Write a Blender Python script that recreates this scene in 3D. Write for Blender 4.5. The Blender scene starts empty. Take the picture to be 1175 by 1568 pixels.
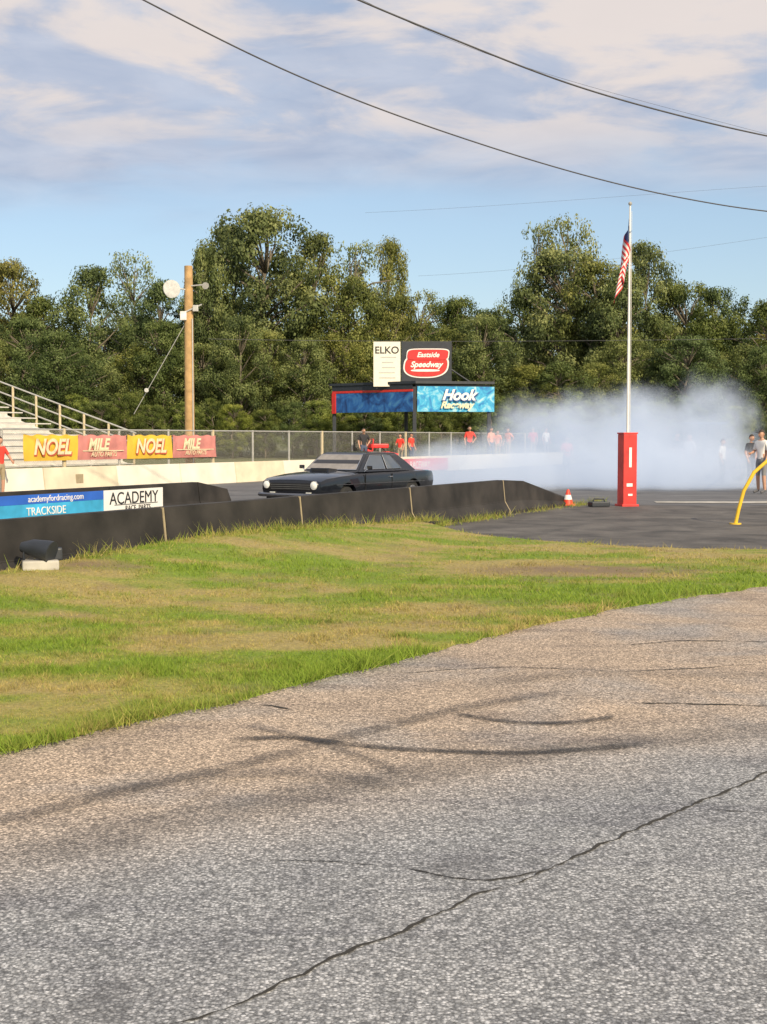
import bpy, bmesh, math, random
import numpy as np
from mathutils import Vector, Matrix
R=random.Random(7); NR=np.random.default_rng(7)
scene=bpy.context.scene
COL=scene.collection
TR=math.radians(63.6)            # direction of the drag strip
def P(s,t,z=0): return Vector((2.65+.4446*s-.8957*t, 29.9+.8957*s+.4446*t, z))

# ------------------------------------------------------------ materials
def newmat(name):
    m=bpy.data.materials.new(name); m.use_nodes=True
    nt=m.node_tree; b=nt.nodes["Principled BSDF"]
    return m,nt,b
def N(nt,typ,**kw):
    n=nt.nodes.new(typ)
    for k,v in kw.items():
        if k in n.inputs: n.inputs[k].default_value=v
        else: setattr(n,k,v)
    return n
def mat(name,col,rough=.6,metal=0,var=.18,scale=6,bump=0,coat=0,spec=None):
    m,nt,b=newmat(name)
    tc=N(nt,'ShaderNodeTexCoord')
    no=N(nt,'ShaderNodeTexNoise'); no.inputs['Scale'].default_value=scale; no.inputs['Detail'].default_value=6
    nt.links.new(tc.outputs['Object'],no.inputs['Vector'])
    r=N(nt,'ShaderNodeValToRGB')
    c=col
    r.color_ramp.elements[0].position=.3; r.color_ramp.elements[1].position=.72
    r.color_ramp.elements[0].color=(c[0]*(1-var),c[1]*(1-var),c[2]*(1-var),1)
    r.color_ramp.elements[1].color=(min(1,c[0]*(1+var)),min(1,c[1]*(1+var)),min(1,c[2]*(1+var)),1)
    nt.links.new(no.outputs['Fac'],r.inputs['Fac']); nt.links.new(r.outputs['Color'],b.inputs['Base Color'])
    b.inputs['Roughness'].default_value=rough; b.inputs['Metallic'].default_value=metal
    if coat: b.inputs['Coat Weight'].default_value=coat; b.inputs['Coat Roughness'].default_value=.03
    if spec is not None: b.inputs['Specular IOR Level'].default_value=spec
    if bump:
        bp=N(nt,'ShaderNodeBump'); bp.inputs['Strength'].default_value=bump; bp.inputs['Distance'].default_value=.02
        nt.links.new(no.outputs['Fac'],bp.inputs['Height']); nt.links.new(bp.outputs['Normal'],b.inputs['Normal'])
    return m
def ramp(nt,src,stops):
    r=N(nt,'ShaderNodeValToRGB'); e=r.color_ramp.elements
    while len(e)<len(stops): e.new(.5)
    for i,(p,c) in enumerate(stops):
        e[i].position=p; e[i].color=(c[0],c[1],c[2],1) if len(c)==3 else c
    nt.links.new(src,r.inputs['Fac']); return r.outputs['Color']
def mix(nt,fac,a,b,mode='MIX'):
    n=N(nt,'ShaderNodeMix'); n.data_type='RGBA'; n.blend_type=mode
    for sock,v in ((n.inputs[0],fac),(n.inputs[6],a),(n.inputs[7],b)):
        if isinstance(v,bpy.types.NodeSocket): nt.links.new(v,sock)
        elif isinstance(v,(int,float)): sock.default_value=v
        else: sock.default_value=(v[0],v[1],v[2],1)
    return n.outputs[2]
def noise(nt,vec,scale,detail=5,rough=.55,dist=0):
    n=N(nt,'ShaderNodeTexNoise'); n.inputs['Scale'].default_value=scale; n.inputs['Detail'].default_value=detail
    n.inputs['Roughness'].default_value=rough; n.inputs['Distortion'].default_value=dist
    nt.links.new(vec,n.inputs['Vector']); return n.outputs['Fac']
def mth(nt,op,a,b=None,c=None):
    n=N(nt,'ShaderNodeMath'); n.operation=op
    for i,v in enumerate((a,b,c)):
        if v is None: continue
        if isinstance(v,bpy.types.NodeSocket): nt.links.new(v,n.inputs[i])
        else: n.inputs[i].default_value=v
    return n.outputs[0]
def maprange(nt,v,a,b,c=0,d=1):
    n=N(nt,'ShaderNodeMapRange'); n.interpolation_type='SMOOTHSTEP'
    nt.links.new(v,n.inputs[0])
    for i,x in enumerate((a,b,c,d)): n.inputs[i+1].default_value=x
    return n.outputs[0]

# ------------------------------------------------------------ mesh helpers
def obj(name,me,parent=None,mats=(),loc=None,rot=None,smooth=False):
    o=bpy.data.objects.new(name,me); COL.objects.link(o)
    for m in mats: me.materials.append(m)
    if parent is not None: o.parent=parent
    if loc is not None: o.location=loc
    if rot is not None: o.rotation_euler=rot
    if smooth and hasattr(me,'polygons'):
        me.polygons.foreach_set('use_smooth',[True]*len(me.polygons))
    return o
def pydata(name,v,f,parent=None,mats=(),loc=None,rot=None,smooth=False):
    me=bpy.data.meshes.new(name); me.from_pydata([tuple(x) for x in v],[],f); me.update()
    return obj(name,me,parent,mats,loc,rot,smooth)
def empty(name,loc=(0,0,0),rotz=0):
    e=bpy.data.objects.new(name,None); COL.objects.link(e); e.location=loc; e.rotation_euler=(0,0,rotz); e.empty_display_size=.2
    return e
def box(name,c,s,mt,parent=None,bev=.01,rot=None,seg=2):
    bm=bmesh.new(); bmesh.ops.create_cube(bm,size=1)
    for v in bm.verts: v.co=Vector((v.co.x*s[0],v.co.y*s[1],v.co.z*s[2]))
    if bev>0: bmesh.ops.bevel(bm,geom=bm.edges[:],offset=min(bev,min(s)*.4),segments=seg,affect='EDGES',profile=.6)
    me=bpy.data.meshes.new(name); bm.to_mesh(me); bm.free()
    return obj(name,me,parent,[mt],c,rot)
def tubedata(pts,rads,n=10,cap=True):
    pts=[Vector(p) for p in pts]; V=[];F=[]
    if not hasattr(rads,'__len__'): rads=[rads]*len(pts)
    prev=None
    for i,p in enumerate(pts):
        d=(pts[min(i+1,len(pts)-1)]-pts[max(i-1,0)]).normalized()
        a=prev if prev is not None else (Vector((0,0,1)) if abs(d.z)<.9 else Vector((1,0,0)))
        u=(a-d*a.dot(d)).normalized(); w=d.cross(u); prev=u
        for k in range(n):
            an=2*math.pi*k/n; V.append(p+(u*math.cos(an)+w*math.sin(an))*rads[i])
    for i in range(len(pts)-1):
        for k in range(n):
            a=i*n+k; b=i*n+(k+1)%n; F.append((a,b,b+n,a+n))
    if cap:
        F.append(tuple(range(n-1,-1,-1))); F.append(tuple(range((len(pts)-1)*n,len(pts)*n)))
    return V,F
def tube(name,pts,rads,mt,parent=None,n=10,smooth=True):
    V,F=tubedata(pts,rads,n); o=pydata(name,V,F,parent,[mt],smooth=smooth)
    try: o.data.set_sharp_from_angle(angle=math.radians(50))
    except Exception: pass
    return o
def text(body,size,loc,rot,mt,parent,name='lettering',ext=.004,ax='CENTER',shear=0,offset=0):
    c=bpy.data.curves.new(name,'FONT'); c.body=body; c.size=size; c.align_x=ax; c.align_y='CENTER'; c.extrude=ext; c.shear=shear; c.offset=offset
    o=obj(name,c,parent,[],loc,rot); c.materials.append(mt); return o
def extr_profile(name,prof,x0,x1,mt,parent,bev=.015):
    """profile in (y,z) extruded along local x"""
    n=len(prof); V=[(x0,p[0],p[1]) for p in prof]+[(x1,p[0],p[1]) for p in prof]
    F=[(i,(i+1)%n,(i+1)%n+n,i+n) for i in range(n)]+[tuple(range(n-1,-1,-1)),tuple(range(n,2*n))]
    me=bpy.data.meshes.new(name); me.from_pydata(V,[],F)
    bm=bmesh.new(); bm.from_mesh(me); bmesh.ops.recalc_face_normals(bm,faces=bm.faces[:])
    if bev: bmesh.ops.bevel(bm,geom=bm.edges[:],offset=bev,segments=2,affect='EDGES')
    bm.to_mesh(me); bm.free()
    return obj(name,me,parent,[mt])
_h=NR.random((256,256))
def vn(x,y,s=1.):
    x=np.asarray(x)*s+91.3; y=np.asarray(y)*s+57.7
    xi=np.floor(x).astype(int); yi=np.floor(y).astype(int); fx=x-xi; fy=y-yi
    fx=fx*fx*(3-2*fx); fy=fy*fy*(3-2*fy)
    g=lambda a,b:_h[a%256,b%256]
    return (g(xi,yi)*(1-fx)+g(xi+1,yi)*fx)*(1-fy)+(g(xi,yi+1)*(1-fx)+g(xi+1,yi+1)*fx)*fy
def fbm(x,y,s): return .5*vn(x,y,s)+.28*vn(x,y,s*2.1)+.22*vn(x,y,s*4.3)

# ------------------------------------------------------------ world / sun / camera
SUN_EL=math.radians(30); sx,sy=.45,-.89
w=bpy.data.worlds.new("World"); scene.world=w; w.use_nodes=True; nt=w.node_tree
bg=nt.nodes['Background']; bg.inputs['Strength'].default_value=.14
sky=N(nt,'ShaderNodeTexSky'); sky.sky_type='NISHITA'; sky.sun_disc=False
sky.sun_elevation=SUN_EL; sky.sun_rotation=math.atan2(sx,sy)%(2*math.pi); sky.ozone_density=1.6; sky.air_density=1.0; sky.dust_density=1.0
tc=N(nt,'ShaderNodeTexCoord'); sep=N(nt,'ShaderNodeSeparateXYZ'); nt.links.new(tc.outputs['Generated'],sep.inputs[0])
zz=mth(nt,'ADD',mth(nt,'MAXIMUM',sep.outputs[2],0.0),.06)
cb=N(nt,'ShaderNodeCombineXYZ'); nt.links.new(mth(nt,'DIVIDE',sep.outputs[0],zz),cb.inputs[0]); nt.links.new(mth(nt,'DIVIDE',sep.outputs[1],zz),cb.inputs[1])
n1=noise(nt,cb.outputs[0],.9,7,.52,.3)
mp=N(nt,'ShaderNodeMapping'); mp.inputs['Location'].default_value=(4.1,2.2,1.3); nt.links.new(cb.outputs[0],mp.inputs[0])
n2=noise(nt,mp.outputs[0],2.0,8,.56,.4)
n3=noise(nt,mp.outputs[0],.8,3,.5,.2)
n4=noise(nt,cb.outputs[0],3.2,6,.55,.5)
band=maprange(nt,mth(nt,'ADD',sep.outputs[2],mth(nt,'MULTIPLY',mth(nt,'SUBTRACT',n3,.5),.14)),.145,.225)
m1=maprange(nt,n1,.22,.52); m1=mth(nt,'MULTIPLY',m1,band)
xr=maprange(nt,sep.outputs[0],-.10,.2)
m2=mth(nt,'MULTIPLY',maprange(nt,mth(nt,'ADD',n2,mth(nt,'MULTIPLY',xr,.13)),.48,.64),maprange(nt,sep.outputs[2],.18,.25))
skyc=mix(nt,.30,sky.outputs[0],(3.4,4.3,5.3))
greyc=ramp(nt,n4,[(.3,(2.9/8,3.35/8,4.4/8)),(.7,(4.3/8,4.5/8,5.2/8))])
greyc=mix(nt,1,greyc,(8,8,8),'MULTIPLY')
c1=mix(nt,mth(nt,'MULTIPLY',m1,.88),skyc,greyc)
c2=mix(nt,mth(nt,'MULTIPLY',m2,.85),c1,(6.1,5.4,5.0))
nt.links.new(c2,bg.inputs['Color'])
sl=bpy.data.lights.new('sun','SUN'); sl.energy=5.0; sl.angle=math.radians(.5); sl.color=(1,.85,.61)
so=bpy.data.objects.new('sun',sl); COL.objects.link(so)
h=math.hypot(sx,sy); v=Vector((sx/h*math.cos(SUN_EL),sy/h*math.cos(SUN_EL),math.sin(SUN_EL)))
so.rotation_euler=v.to_track_quat('Z','Y').to_euler(); so.location=(20,-20,30)
cam=bpy.data.cameras.new('camera'); co=bpy.data.objects.new('camera',cam); COL.objects.link(co); scene.camera=co
cam.sensor_fit='VERTICAL'; cam.sensor_height=24; cam.lens=24*2000/1568; cam.clip_end=3000; cam.clip_start=.1
co.location=(0,0,1.75); co.rotation_euler=(math.radians(90-3.26),0,0)
scene.view_settings.view_transform='Standard'; scene.view_settings.look='None'; scene.view_settings.exposure=0

# ------------------------------------------------------------ ground sheets
gm,nt_,b=newmat('dry_turf'); tc=N(nt_,'ShaderNodeTexCoord')
a=noise(nt_,tc.outputs['Object'],.25,6); c=noise(nt_,tc.outputs['Object'],5,6,.7)
cc=mix(nt_,.5,ramp(nt_,a,[(.3,(.07,.10,.025)),(.7,(.16,.15,.05))]),ramp(nt_,c,[(.3,(.05,.07,.02)),(.75,(.19,.17,.07))]))
nt_.links.new(cc,b.inputs['Base Color']); b.inputs['Roughness'].default_value=.95
xs=np.unique(np.concatenate([np.linspace(-700,-80,12),np.linspace(-80,90,171),np.linspace(90,700,12)]))
ys=np.unique(np.concatenate([np.linspace(-200,-10,8),np.linspace(-10,150,161),np.linspace(150,1500,16)]))
V=[];F=[]
for y in ys:
    for x in xs:
        t=(x-2.65)*-.8957+(y-29.9)*.4446
        k=min(1,max(0,(t-16.9)/1.0)); V.append((x,y,-.03+.42*k*k*(3-2*k)))
nx=len(xs)
for j in range(len(ys)-1):
    for i in range(nx-1): F.append((j*nx+i,j*nx+i+1,(j+1)*nx+i+1,(j+1)*nx+i))
pydata('ground',V,F,None,[gm],smooth=True)

# foreground pavement
am,nt_,b=newmat('worn_asphalt'); tc=N(nt_,'ShaderNodeTexCoord'); ob=tc.outputs['Object']
vo=N(nt_,'ShaderNodeTexVoronoi'); vo.inputs['Scale'].default_value=80; nt_.links.new(ob,vo.inputs['Vector'])
sepc=N(nt_,'ShaderNodeSeparateColor'); nt_.links.new(vo.outputs['Color'],sepc.inputs[0])
stone=ramp(nt_,sepc.outputs[0],[(0,(.19,.19,.19)),(.35,(.30,.30,.295)),(.7,(.43,.425,.41)),(1,(.66,.645,.62))])
edge=maprange(nt_,vo.outputs['Distance'],.3,.7,1,.55)
col=mix(nt_,1,stone,edge,'MULTIPLY')
fine=noise(nt_,ob,140,4,.75)
col=mix(nt_,.7,col,ramp(nt_,fine,[(.34,(.42,.42,.43)),(.66,(1.5,1.5,1.5))]),'MULTIPLY')
sp=N(nt_,'ShaderNodeSeparateXYZ'); nt_.links.new(ob,sp.inputs[0])
big=noise(nt_,ob,.55,5,.6,.4)
tanf=mth(nt_,'MULTIPLY',maprange(nt_,mth(nt_,'ADD',sp.outputs[1],mth(nt_,'MULTIPLY',sp.outputs[0],-.6)),5.3,7.4),maprange(nt_,big,.28,.55,.35,1))
tan=mix(nt_,1,col,(1.48,1.17,.90),'MULTIPLY')
gry=mix(nt_,1,col,(.97,1.0,1.06),'MULTIPLY')
col=mix(nt_,mth(nt_,'MULTIPLY',tanf,.9),gry,tan)
mid=noise(nt_,ob,1.7,6,.62,.6)
mpa=N(nt_,'ShaderNodeMapping'); mpa.inputs['Rotation'].default_value=(0,0,math.radians(-35)); mpa.inputs['Scale'].default_value=(.35,2.2,1); nt_.links.new(ob,mpa.inputs[0])
strk=noise(nt_,mpa.outputs[0],1.3,6,.6,.3)
col=mix(nt_,1,col,ramp(nt_,mid,[(.28,(.82,.82,.84)),(.5,(1,1,1)),(.75,(1.12,1.11,1.1))]),'MULTIPLY')
col=mix(nt_,1,col,ramp(nt_,strk,[(.3,(.74,.74,.77)),(.48,(1,1,1)),(.8,(1.12,1.11,1.1))]),'MULTIPLY')
col=mix(nt_,mth(nt_,'MULTIPLY',maprange(nt_,noise(nt_,ob,.8,4,.6,1.2),.60,.72),.35),col,(.08,.08,.085))
nt_.links.new(col,b.inputs['Base Color']); b.inputs['Roughness'].default_value=.9; b.inputs['Specular IOR Level'].default_value=.25
bp=N(nt_,'ShaderNodeBump'); bp.inputs['Strength'].default_value=.4; bp.inputs['Distance'].default_value=.004
nt_.links.new(vo.outputs['Distance'],bp.inputs['Height']); bp.invert=True; nt_.links.new(bp.outputs['Normal'],b.inputs['Normal'])
pydata('pavement',[(-30,-12,0),(45,-12,0),(45,21,0),(-30,21,0)],[(0,1,2,3)],None,[am])

# track + pad asphalt
def dark_asphalt(name,base,hi,stretch=False):
    m,nt,b=newmat(name); tc=N(nt,'ShaderNodeTexCoord'); ob=tc.outputs['Object']
    f=noise(nt,ob,60,3,.8); mm=noise(nt,ob,1.1,6,.6,.5)
    mp=N(nt,'ShaderNodeMapping'); mp.inputs['Rotation'].default_value=(0,0,-TR); mp.inputs['Scale'].default_value=(.05,1.6,1); nt.links.new(ob,mp.inputs[0])
    st=noise(nt,mp.outputs[0],1.5,5,.6)
    c=mix(nt,.5,ramp(nt,mm,[(.3,base),(.7,hi)]),ramp(nt,st if stretch else mm,[(.35,base),(.7,hi)]))
    c=mix(nt,.7,c,ramp(nt,f,[(.3,(.5,.5,.5)),(.7,(1.5,1.5,1.5))]),'MULTIPLY')
    nt.links.new(c,b.inputs['Base Color']); b.inputs['Roughness'].default_value=.8; return m
trm=dark_asphalt('track_asphalt',(.06,.062,.07),(.18,.18,.185),True)
pdm=dark_asphalt('patch_asphalt',(.045,.042,.04),(.15,.138,.125))
v=[P(-45,0.,.0),P(-45,16.7,.0),P(160,16.7,.0),P(160,0.,0)]
pydata('drag_strip_track',v,[(0,3,2,1)],None,[trm])
pydata('staging_road',[P(-1.5,-.01,0),P(160,-.01,0),P(160,-40,0),P(-1.5,-40,0)],[(0,3,2,1)],None,[trm])
NB=[(.62,25.3),(.8,24.5),(1.29,23.0),(2.1,22.1),(2.83,21.6),(4.19,20.5),(5.87,20.1),(9,20.4),(14,21.5),(30,26)]
pad=[(x,y-.25,.006) for x,y in NB]+[(30,45,.006),(14,34.6,.006),(9.6,33.6,.006),(7.6,33.6,.006),(5.0,34.0,.006),(2.5,29.3,.006),(.7,25.7,.006)]
bm=bmesh.new(); vs=[bm.verts.new(p) for p in pad]; bm.faces.new(vs); bmesh.ops.triangulate(bm,faces=bm.faces[:]); me=bpy.data.meshes.new('asphalt_pad'); bm.normal_update(); bm.to_mesh(me); bm.free()
obj('asphalt_pad',me,None,[pdm])
conc=mat('old_concrete',(.42,.40,.36),.85,var=.3,scale=3,bump=.1)
def patch(name,pts,z,m):
    pydata(name,[(x,y,z) for x,y in pts],[tuple(range(len(pts)))],None,[m])
patch('concrete_strip',[(7.3,34.9),(9.6,34.6),(11.8,34.9),(11.9,36.2),(9.6,35.7),(7.4,35.7)],.012,conc)
patch('painted_start_line',[P(24,-.5)[:2],P(24.25,-.5)[:2],P(24.25,-14)[:2],P(24,-14)[:2]],.008,conc)

# cracks and tyre marks on the pavement
crackm=mat('crack_filler',(.035,.032,.028),.95,scale=30)
def ribbon(name,pts,w,m,z=.004,jit=.02,step=.03,uv=False,wj=.6):
    pts=[Vector((p[0],p[1],0)) for p in pts]; out=[]
    for a,b2 in zip(pts[:-1],pts[1:]):
        n=max(2,int((b2-a).length/step))
        for i in range(n): out.append(a.lerp(b2,i/n))
    out.append(pts[-1])
    k=4 if not uv else 7
    sm=[sum((out[min(max(j,0),len(out)-1)] for j in range(i-k,i+k+1)),Vector())/(2*k+1) for i in range(len(out))]
    V=[];F=[];U=[]
    off=0; ws=0
    for i,p in enumerate(sm):
        d=(sm[min(i+1,len(sm)-1)]-sm[max(i-1,0)]).normalized(); nn=Vector((-d.y,d.x,0))
        off=off*.88+R.uniform(-jit,jit); ws=ws*.6+R.uniform(-wj,wj)
        ww=w*max(.15,1+ws); tp=min(1,i/6+.15,(len(sm)-1-i)/6+.15)
        for q in (-1,1):
            V.append(p+nn*(off+q*ww*.5*tp)+Vector((0,0,z))); U.append((i/len(sm),(q+1)/2))
    for i in range(len(sm)-1): F.append((2*i,2*i+2,2*i+3,2*i+1))
    o=pydata(name,V,F,None,[m])
    if uv:
        l=o.data.uv_layers.new(name='UVMap')
        for lo in o.data.loops: l.data[lo.index].uv=U[lo.vertex_index]
    return o
ribbon('pavement_crack',[(-.9,3.6),(-.467,3.93),(-.187,4.27),(.245,4.79),(.69,5.26),(1.39,6.03),(1.98,6.73),(3.2,7.8)],.012,crackm,jit=.010)
ribbon('pavement_crack',[(.06,5.24),(.25,5.12),(.436,5.06),(.69,5.26)],.010,crackm,jit=.006)
ribbon('pavement_crack',[(-.6,5.32),(-.2,5.3),(.06,5.24)],.004,crackm,jit=.006)
ribbon('pavement_crack',[(1.45,6.08),(1.75,6.0),(2.3,5.95)],.009,crackm,jit=.006)
ribbon('pavement_crack',[(1.6,8.55),(2.1,8.5),(2.6,8.4),(3.3,8.5)],.02,crackm,jit=.008)
ribbon('pavement_crack',[(-.86,8.50),(-.7,8.42),(-.55,8.3)],.02,crackm,jit=.010)
ribbon('pavement_crack',[(2.0,10.9),(2.6,11.2),(3.4,11.1)],.02,crackm,jit=.012)
ribbon('pavement_crack',[(.1,9.6),(.9,9.9),(1.8,9.7),(2.9,10.0)],.012,crackm,jit=.012)
def markmat(name,strength,col=(.03,.03,.033)):
    m,nt,b=newmat(name); uvn=N(nt,'ShaderNodeTexCoord'); s=N(nt,'ShaderNodeSeparateXYZ'); nt.links.new(uvn.outputs['UV'],s.inputs[0])
    v=s.outputs[1]; e=mth(nt,'MULTIPLY',mth(nt,'MULTIPLY',v,mth(nt,'SUBTRACT',1,v)),4)
    u=s.outputs[0]; eu=mth(nt,'MULTIPLY',mth(nt,'MULTIPLY',u,mth(nt,'SUBTRACT',1,u)),4)
    nn=maprange(nt,noise(nt,uvn.outputs['Object'],3.2,7,.7),.25,.6,.25,1); n2=maprange(nt,noise(nt,uvn.outputs['Object'],90,3,.8),.35,.65,.3,1)
    f=mth(nt,'MULTIPLY',mth(nt,'MULTIPLY',maprange(nt,e,0,1),maprange(nt,eu,0,.5)),mth(nt,'MULTIPLY',nn,n2))
    f=mth(nt,'MULTIPLY',f,strength)
    tr=N(nt,'ShaderNodeBsdfTransparent'); ms=N(nt,'ShaderNodeMixShader'); nt.links.new(f,ms.inputs[0]); nt.links.new(tr.outputs[0],ms.inputs[1]); nt.links.new(b.outputs[0],ms.inputs[2])
    b.inputs['Base Color'].default_value=(*col,1); b.inputs['Roughness'].default_value=.8
    nt.links.new(ms.outputs[0],nt.nodes['Material Output'].inputs['Surface']); return m
tm=markmat('tyre_rubber_mark',1.0); tm2=markmat('tyre_rubber_haze',.34,(.07,.07,.075)); tm3=markmat('tyre_rubber_faint',.5,(.05,.05,.055))
ribbon('tyre_mark',[(-1.0,7.45),(-.52,7.56),(-.25,7.37),(.19,7.22),(.76,7.14),(1.32,7.29),(1.57,7.45)],.14,tm,z=.006,jit=.001,uv=True,wj=.03)
ribbon('tyre_mark',[(.38,8.24),(.8,7.9),(1.24,7.92),(1.5,8.18)],.12,tm,z=.008,jit=.001,uv=True,wj=.03)
ribbon('tyre_mark',[(-2.4,5.3),(-1.73,5.88),(-1.24,6.42),(-.66,7.0),(-.106,7.69),(.56,8.43),(1.4,9.0)],.2,tm3,z=.010,jit=.002,uv=True,wj=.03)
ribbon('tyre_mark',[(-1.9,5.0),(-.9,5.9),(0,6.6),(.9,7.2),(2.2,7.7),(4,8.3)],.45,tm2,z=.012,jit=.002,uv=True,wj=.03)
ribbon('tyre_mark',[(-.9,7.9),(-.4,7.45),(.0,6.9),(.1,6.6)],.12,tm3,z=.014,jit=.002,uv=True,wj=.03)
ribbon('tyre_mark',[(.4,9.0),(1.4,9.6),(3,9.5),(4.5,9.0)],.35,tm2,z=.016,jit=.002,uv=True,wj=.03)
ribbon('tyre_mark',[(-1.6,6.2),(-1.0,6.6),(-.5,6.75),(.2,6.4)],.25,tm2,z=.018,jit=.002,uv=True,wj=.03)

# ------------------------------------------------------------ grass verge
FX=[-14,-8,-4,-2.12,-1.52,-.93,-.41,.5,1.4,2.33,4.51,7,12,22]; FY=[-5,1.2,5.2,7.2,7.87,8.58,9.46,10.77,12.07,13.2,15.35,17.3,20.0,25]
def front(x): return np.interp(x,FX,FY)+.26*(fbm(x,x*0,2.3)-.5)+.16*(vn(x,x*0,9)-.5)
BX=[a for a,_ in NB]; BY=[b_ for _,b_ in NB]
def back(x):
    x=np.asarray(x,float); wl=(x+12.15-.33)/.495
    return np.where(x<.62,wl,np.interp(x,BX,BY)+.5*(fbm(x,x*0+9,1.8)-.5))
def wdist(x,y): return ((np.asarray(x)-2.65)*.8957-(np.asarray(y)-29.9)*.4446)
def gh(x,y):
    d=wdist(x,y); s=(x-2.65)*.4446+(y-29.9)*.8957
    M=np.interp(s,[-25,-19,-15,-12.5,-9,-5,-1,1],[.05,.12,.24,.33,.25,.12,.02,0])
    return .02+M*np.exp(-np.maximum(0,d-.3)**2/3.5)+.03*(fbm(x,y,.9)-.4)*np.clip((y-front(x))/.6,0,1)
def lush(x,y):
    e=y-front(x)
    a=np.clip(1.1-e/1.3,0,1)*.65
    b2=fbm(x*.7,y*1.2,.55); c2=fbm(x+40,y*1.8,1.3)
    g=a+np.clip((b2-.46)*2.9,-.4,.5)+np.clip((c2-.5)*2.2,-.35,.4)+.20
    nb=np.clip(1-(back(x)-y)/1.0,0,1)*.1
    return np.clip(g+nb,0,1)
def dirt(x,y):
    q=np.exp(-(((x-2.6)/1.6)**2+((y-16.9)/.8)**2))+.9*np.exp(-(((x+3.4)/.55)**2+((y-15.6)/.4)**2))
    return np.clip(q*1.5*(fbm(x,y,2.5)+.3)-.2+np.clip((fbm(x+7,y-3,1.9)-.60)*3.5,0,.55),0,1)
gx=np.concatenate([np.linspace(-13.5,-5,50),np.linspace(-4.95,8,330),np.linspace(8.1,20,60)]); ny=150
fr=front(gx); bk=back(gx)
tt=np.linspace(0,1,ny)
X=np.repeat(gx[:,None],ny,1); Y=fr[:,None]+(bk-fr)[:,None]*tt[None]
Z=gh(X,Y); Z[:,0]=-.01; Z[:,-1]=np.where(gx<.62,Z[:,-1],-.01)
V=np.stack([X,Y,Z],-1).reshape(-1,3)
F=[]
for i in range(len(gx)-1):
    for j in range(ny-1):
        a=i*ny+j; F.append((a,a+ny,a+ny+1,a+1))
me=bpy.data.meshes.new('grass_verge'); me.from_pydata(V.tolist(),[],F)
at=me.attributes.new('lush','FLOAT','POINT'); at.data.foreach_set('value',lush(X,Y).ravel())
at=me.attributes.new('dirt','FLOAT','POINT'); at.data.foreach_set('value',dirt(X,Y).ravel())
def grassmat(name,blade):
    m,nt,b=newmat(name); a=N(nt,'ShaderNodeAttribute'); a.attribute_name='lush'; d=N(nt,'ShaderNodeAttribute'); d.attribute_name='dirt'
    tc=N(nt,'ShaderNodeTexCoord'); f=noise(nt,tc.outputs['Object'],25 if not blade else 9,5,.7)
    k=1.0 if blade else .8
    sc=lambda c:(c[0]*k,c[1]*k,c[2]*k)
    c=ramp(nt,a.outputs['Fac'],[(0,sc((.50,.41,.17))),(.3,sc((.43,.405,.12))),(.6,sc((.31,.365,.075))),(1,sc((.255,.37,.05)))])
    c=mix(nt,.85,c,ramp(nt,f,[(.3,(.5,.53,.48)),(.7,(1.35,1.3,1.25))]),'MULTIPLY')
    c=mix(nt,d.outputs['Fac'],c,(.25,.18,.11))
    nt.links.new(c,b.inputs['Base Color']); b.inputs['Roughness'].default_value=.75; b.inputs['Specular IOR Level'].default_value=.2
    if blade:
        t=N(nt,'ShaderNodeBsdfTranslucent'); nt.links.new(c,t.inputs[0]); ms=N(nt,'ShaderNodeMixShader'); ms.inputs[0].default_value=.35
        nt.links.new(b.outputs[0],ms.inputs[1]); nt.links.new(t.outputs[0],ms.inputs[2]); nt.links.new(ms.outputs[0],nt.nodes['Material Output'].inputs['Surface'])
    else:
        bp=N(nt,'ShaderNodeBump'); bp.inputs['Strength'].default_value=.7; bp.inputs['Distance'].default_value=.03; nt.links.new(noise(nt,tc.outputs['Object'],40,4,.7),bp.inputs['Height']); nt.links.new(bp.outputs['Normal'],b.inputs['Normal'])
    return m
verge=obj('grass_verge',me,None,[grassmat('turf',False)],smooth=True)
n=400000
Yv=1/NR.uniform(1/30,1/6.3,n); Xv=NR.uniform(-.42,.42,n)*Yv
fx=front(Xv); bx=back(Xv)
hh=fbm(Xv,Yv,1.4); dd=dirt(Xv,Yv)
ok=(Yv>fx-.05-.14*NR.random(n)**3)&(Yv<bx)&(Xv<15)&(Xv>-12)&(NR.random(n)>dd*.9)&(NR.random(n)<.35+1.3*hh)
Xv=Xv[ok];Yv=Yv[ok];fx=fx[ok];bx=bx[ok];hh=hh[ok]
lv=lush(Xv,Yv)
H=(.010+.034*np.clip(hh-.3,0,1)+.035*np.clip(fbm(Xv+3,Yv+8,3.1)-.58,0,1)*4)*NR.uniform(.5,1.5,len(Xv))*(1+.6*lv)
H*=1+1.4*np.exp(-(Yv-fx)/.12)+3.5*np.exp(-(bx-Yv)/.22)*NR.random(len(Xv))**2
nw=9000; sw=NR.uniform(-20,6.5,nw); cl=fbm(sw,sw*0,1.3); keep=NR.random(nw)<np.clip((cl-.35)*3.5,.08,1)
sw=sw[keep]; dw=.34+np.abs(NR.normal(0,.16,len(sw)))
Xw=2.65+.4446*sw+.8957*dw; Yw=29.9+.8957*sw-.4446*dw
Xa=np.concatenate([Xv,Xw]); Ya=np.concatenate([Yv,Yw])
Zw=np.where(sw<-4.5,gh(Xw,Yw),.005)
Za=np.concatenate([gh(Xv,Yv)-.004,Zw])
Ha=np.concatenate([H,NR.uniform(.03,.26,len(sw))*NR.random(len(sw))**.8]); La=np.concatenate([np.clip(lv+NR.normal(0,.2,len(lv)),0,1),NR.uniform(.0,.9,len(sw))])
m_=len(Xa); an=NR.uniform(0,6.283,m_); wd=np.clip(.0011*Ya*.8,.005,.014)*NR.uniform(.6,1.3,m_)
lean=NR.normal(0,.6,(m_,2))*Ha[:,None]
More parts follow.
